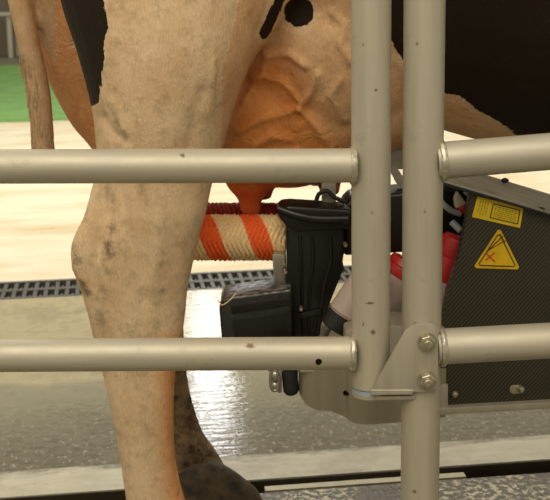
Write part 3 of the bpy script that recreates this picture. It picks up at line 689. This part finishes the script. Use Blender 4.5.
# bent stainless base bracket under the arm
bm = B()
prof = spline([P(308, 372, 1.70), P(299, 372, 1.665), P(300, 372, 1.63), P(310, 372, 1.612), P(330, 372, 1.606), P(344, 372, 1.604), P(350, 372, 1.595), P(362, 372, 1.588), P(380, 372, 1.588), P(410, 372, 1.592), P(446, 372, 1.60)], 6)
zt = P(330, 368, 1.61).z; n = len(prof)
def bot(x):
    xs = [P(q, 400, 1.61).x for q in (297, 300, 306, 316, 332, 342, 352, 364, 400, 446)]; zs = [P(300, q, 1.61).z for q in (394, 400, 406, 410, 411, 415, 419, 420, 419, 417)]
    return float(np.interp(x, xs, zs))
fv = [[bm.verts.new((p.x, p.y, zt+(bot(p.x)-zt)*k/4)) for k in range(5)] for p in prof]
for a, b in zip(fv, fv[1:]):
    for k in range(4): bm.faces.new((a[k], a[k+1], b[k+1], b[k]))
bmesh.ops.recalc_face_normals(bm, faces=bm.faces); bm.normal_update()
inn = {v: v.co-v.normal*.003 for v in bm.verts}; ff = [list(f.verts) for f in bm.faces]; be = [e for e in bm.edges if len(e.link_faces) == 1]; be = [(e.verts[0], e.verts[1]) for e in be]
nvt = {v: bm.verts.new(c) for v, c in inn.items()}
for f in ff: bm.faces.new([nvt[v] for v in reversed(f)])
for a, b in be: bm.faces.new((a, b, nvt[b], nvt[a]))
bb = obj('base_bracket', bm, M['sheet'], arm)
hp = P(346, 394, 1.60); cutcyl(bb, hp, (0, 1, 0), .0042, .03)
bm = B(); tube(bm, [hp+Vector((0, .012, 0)), hp+Vector((0, .016, 0))], .012, 20); obj('hole_shade_disc', bm, M['blackmatt'], bb)  # black disc added behind the drilled hole to stand for its shade
bm = B(); prism(bm, [(300, 369), (444, 366), (444, 370), (300, 372.5)], 1.61, .14, .001); prism(bm, [(345, 330), (395, 325), (430, 330), (430, 371), (345, 371)], 1.66, .08, .004); obj('mounting_block', bm, M['plate'], arm)
bm = B(); prism(bm, [(318, 322), (331, 310), (352, 326), (350, 345), (330, 350), (318, 340)], 1.80, .05, .003); prism(bm, [(345, 300), (372, 295), (400, 320), (398, 372), (318, 372), (326, 340)], 1.74, .05, .004); obj('cup_holder', bm, M['stain'], arm)
# rubber stop and clamp under the lower rail
bm = B(); tube(bm, spline([P(290, 368, 1.64), P(290, 378, 1.64), P(291, 388, 1.64), P(292, 395, 1.64)], 4), [.0115]*10+[.010, .008, .004], 20); obj('rubber_stop', bm, M['blackmatt'], arm)
bm = B(); prism(bm, [(268, 366), (301, 366), (301, 372), (268, 372)], 1.635, .03, .002); prism(bm, [(277.5, 370), (282, 370), (282, 393), (278, 393)], 1.635, .012, .001)
tube(bm, spline([P(271, 372, 1.63), P(270.5, 382, 1.63), P(272, 389, 1.63), P(275, 390.5, 1.63), P(278, 388, 1.63), P(279, 376, 1.63)], 4), .0024, 10); prism(bm, [(272, 374), (278, 374), (278, 389), (273, 389)], 1.636, .004, .001)
ball(bm, P(275, 376, 1.632), (.0065, .005, .008), 16); ball(bm, P(275, 386, 1.632), (.006, .005, .007), 16); obj('clamp', bm, M['stain'], arm)

# teat cups: pale shells with red collars
def cup(a, b, Y, label, frac, r=.029, flip=1):
    A_, B_ = P(*a, Y), P(*b, Y+.01); o = thing('teat_cup', A_, label, 'milking cup', 'teat cups on the robot arm'); d = B_-A_
    bm = B(); m = A_+d*frac; tube(bm, [A_+d*.10, A_+d*.14, A_+d*.16, m], [r*.8, r*.85, r*.97, r], 32); obj('cup_shell', bm, M['pink'], o)
    bm = B(); tube(bm, [m-d*.01, m+d*.02, m+(B_-m)*.5, m+(B_-m)*.52, m+(B_-m)*.56, m+(B_-m)*.93, B_], [r*1.02, r*1.06, r*1.04, r*.99, r*1.06, r*.98, r*.8], 32); obj('cup_collar', bm, M['red'], o)
    bm = B(); tube(bm, [A_-d*.10, A_-d*.08, A_+d*.11, A_+d*.13], [r*.7, r*.85, r*.9, r*.8], 24); obj('cup_base', bm, M['blackmatt'], o); return o
cup((337, 323), (379, 261), 1.72, 'pale pink and red teat cup leaning behind the left post', .84, .0245)
cup((350, 354), (411, 262), 1.79, 'teat cup whose red top shows between the two posts', .84, .031)
cup((426, 322), (461, 237), 1.74, 'red teat cup leaning next to the dark cabinet', .50, .027)

# ------------------------------------------------------------------ light
w = bpy.data.worlds.new('sky'); SC.world = w; w.use_nodes = True; nt = w.node_tree; bg = nt.nodes['Background']
tc = nt.nodes.new('ShaderNodeTexCoord'); sx = nt.nodes.new('ShaderNodeSeparateXYZ'); rp = nt.nodes.new('ShaderNodeValToRGB')
nt.links.new(tc.outputs['Generated'], sx.inputs[0]); mr = nt.nodes.new('ShaderNodeMapRange'); mr.inputs[1].default_value = -1; nt.links.new(sx.outputs[2], mr.inputs[0])
nt.links.new(mr.outputs[0], rp.inputs[0])
el = rp.color_ramp.elements; el[0].position = .45; el[0].color = (.34, .28, .17, 1); el[1].position = .60; el[1].color = (.93, .83, .64, 1)
nt.links.new(rp.outputs[0], bg.inputs[0]); bg.inputs[1].default_value = .66
def area(name, loc, target, sx_, sy_, power, col=(1, .95, .84)):
    l = bpy.data.lights.new(name, 'AREA'); l.shape = 'RECTANGLE'; l.size = sx_; l.size_y = sy_; l.energy = power; l.color = col
    o = bpy.data.objects.new(name, l); C.objects.link(o); o.location = loc
    o.rotation_euler = (Vector(target)-Vector(loc)).to_track_quat('-Z', 'Y').to_euler(); return o
area('back_floor_fill', (-.5, 6.3, 4.2), (-.5, 6.0, 0), 6, 4, 200)  # unseen overhead fill added to brighten the back floor
area('front_key_fill', (-.4, -.6, 3.2), (0, 1.8, .6), 3.4, 2.2, 72, (1, .92, .76))  # soft key added above the camera side for highlights on the rails
area('wash_lamp', (-.70, 12.0, 2.9), (-.2, 2, 0), .40, .9, 12, (1, 1, 1))
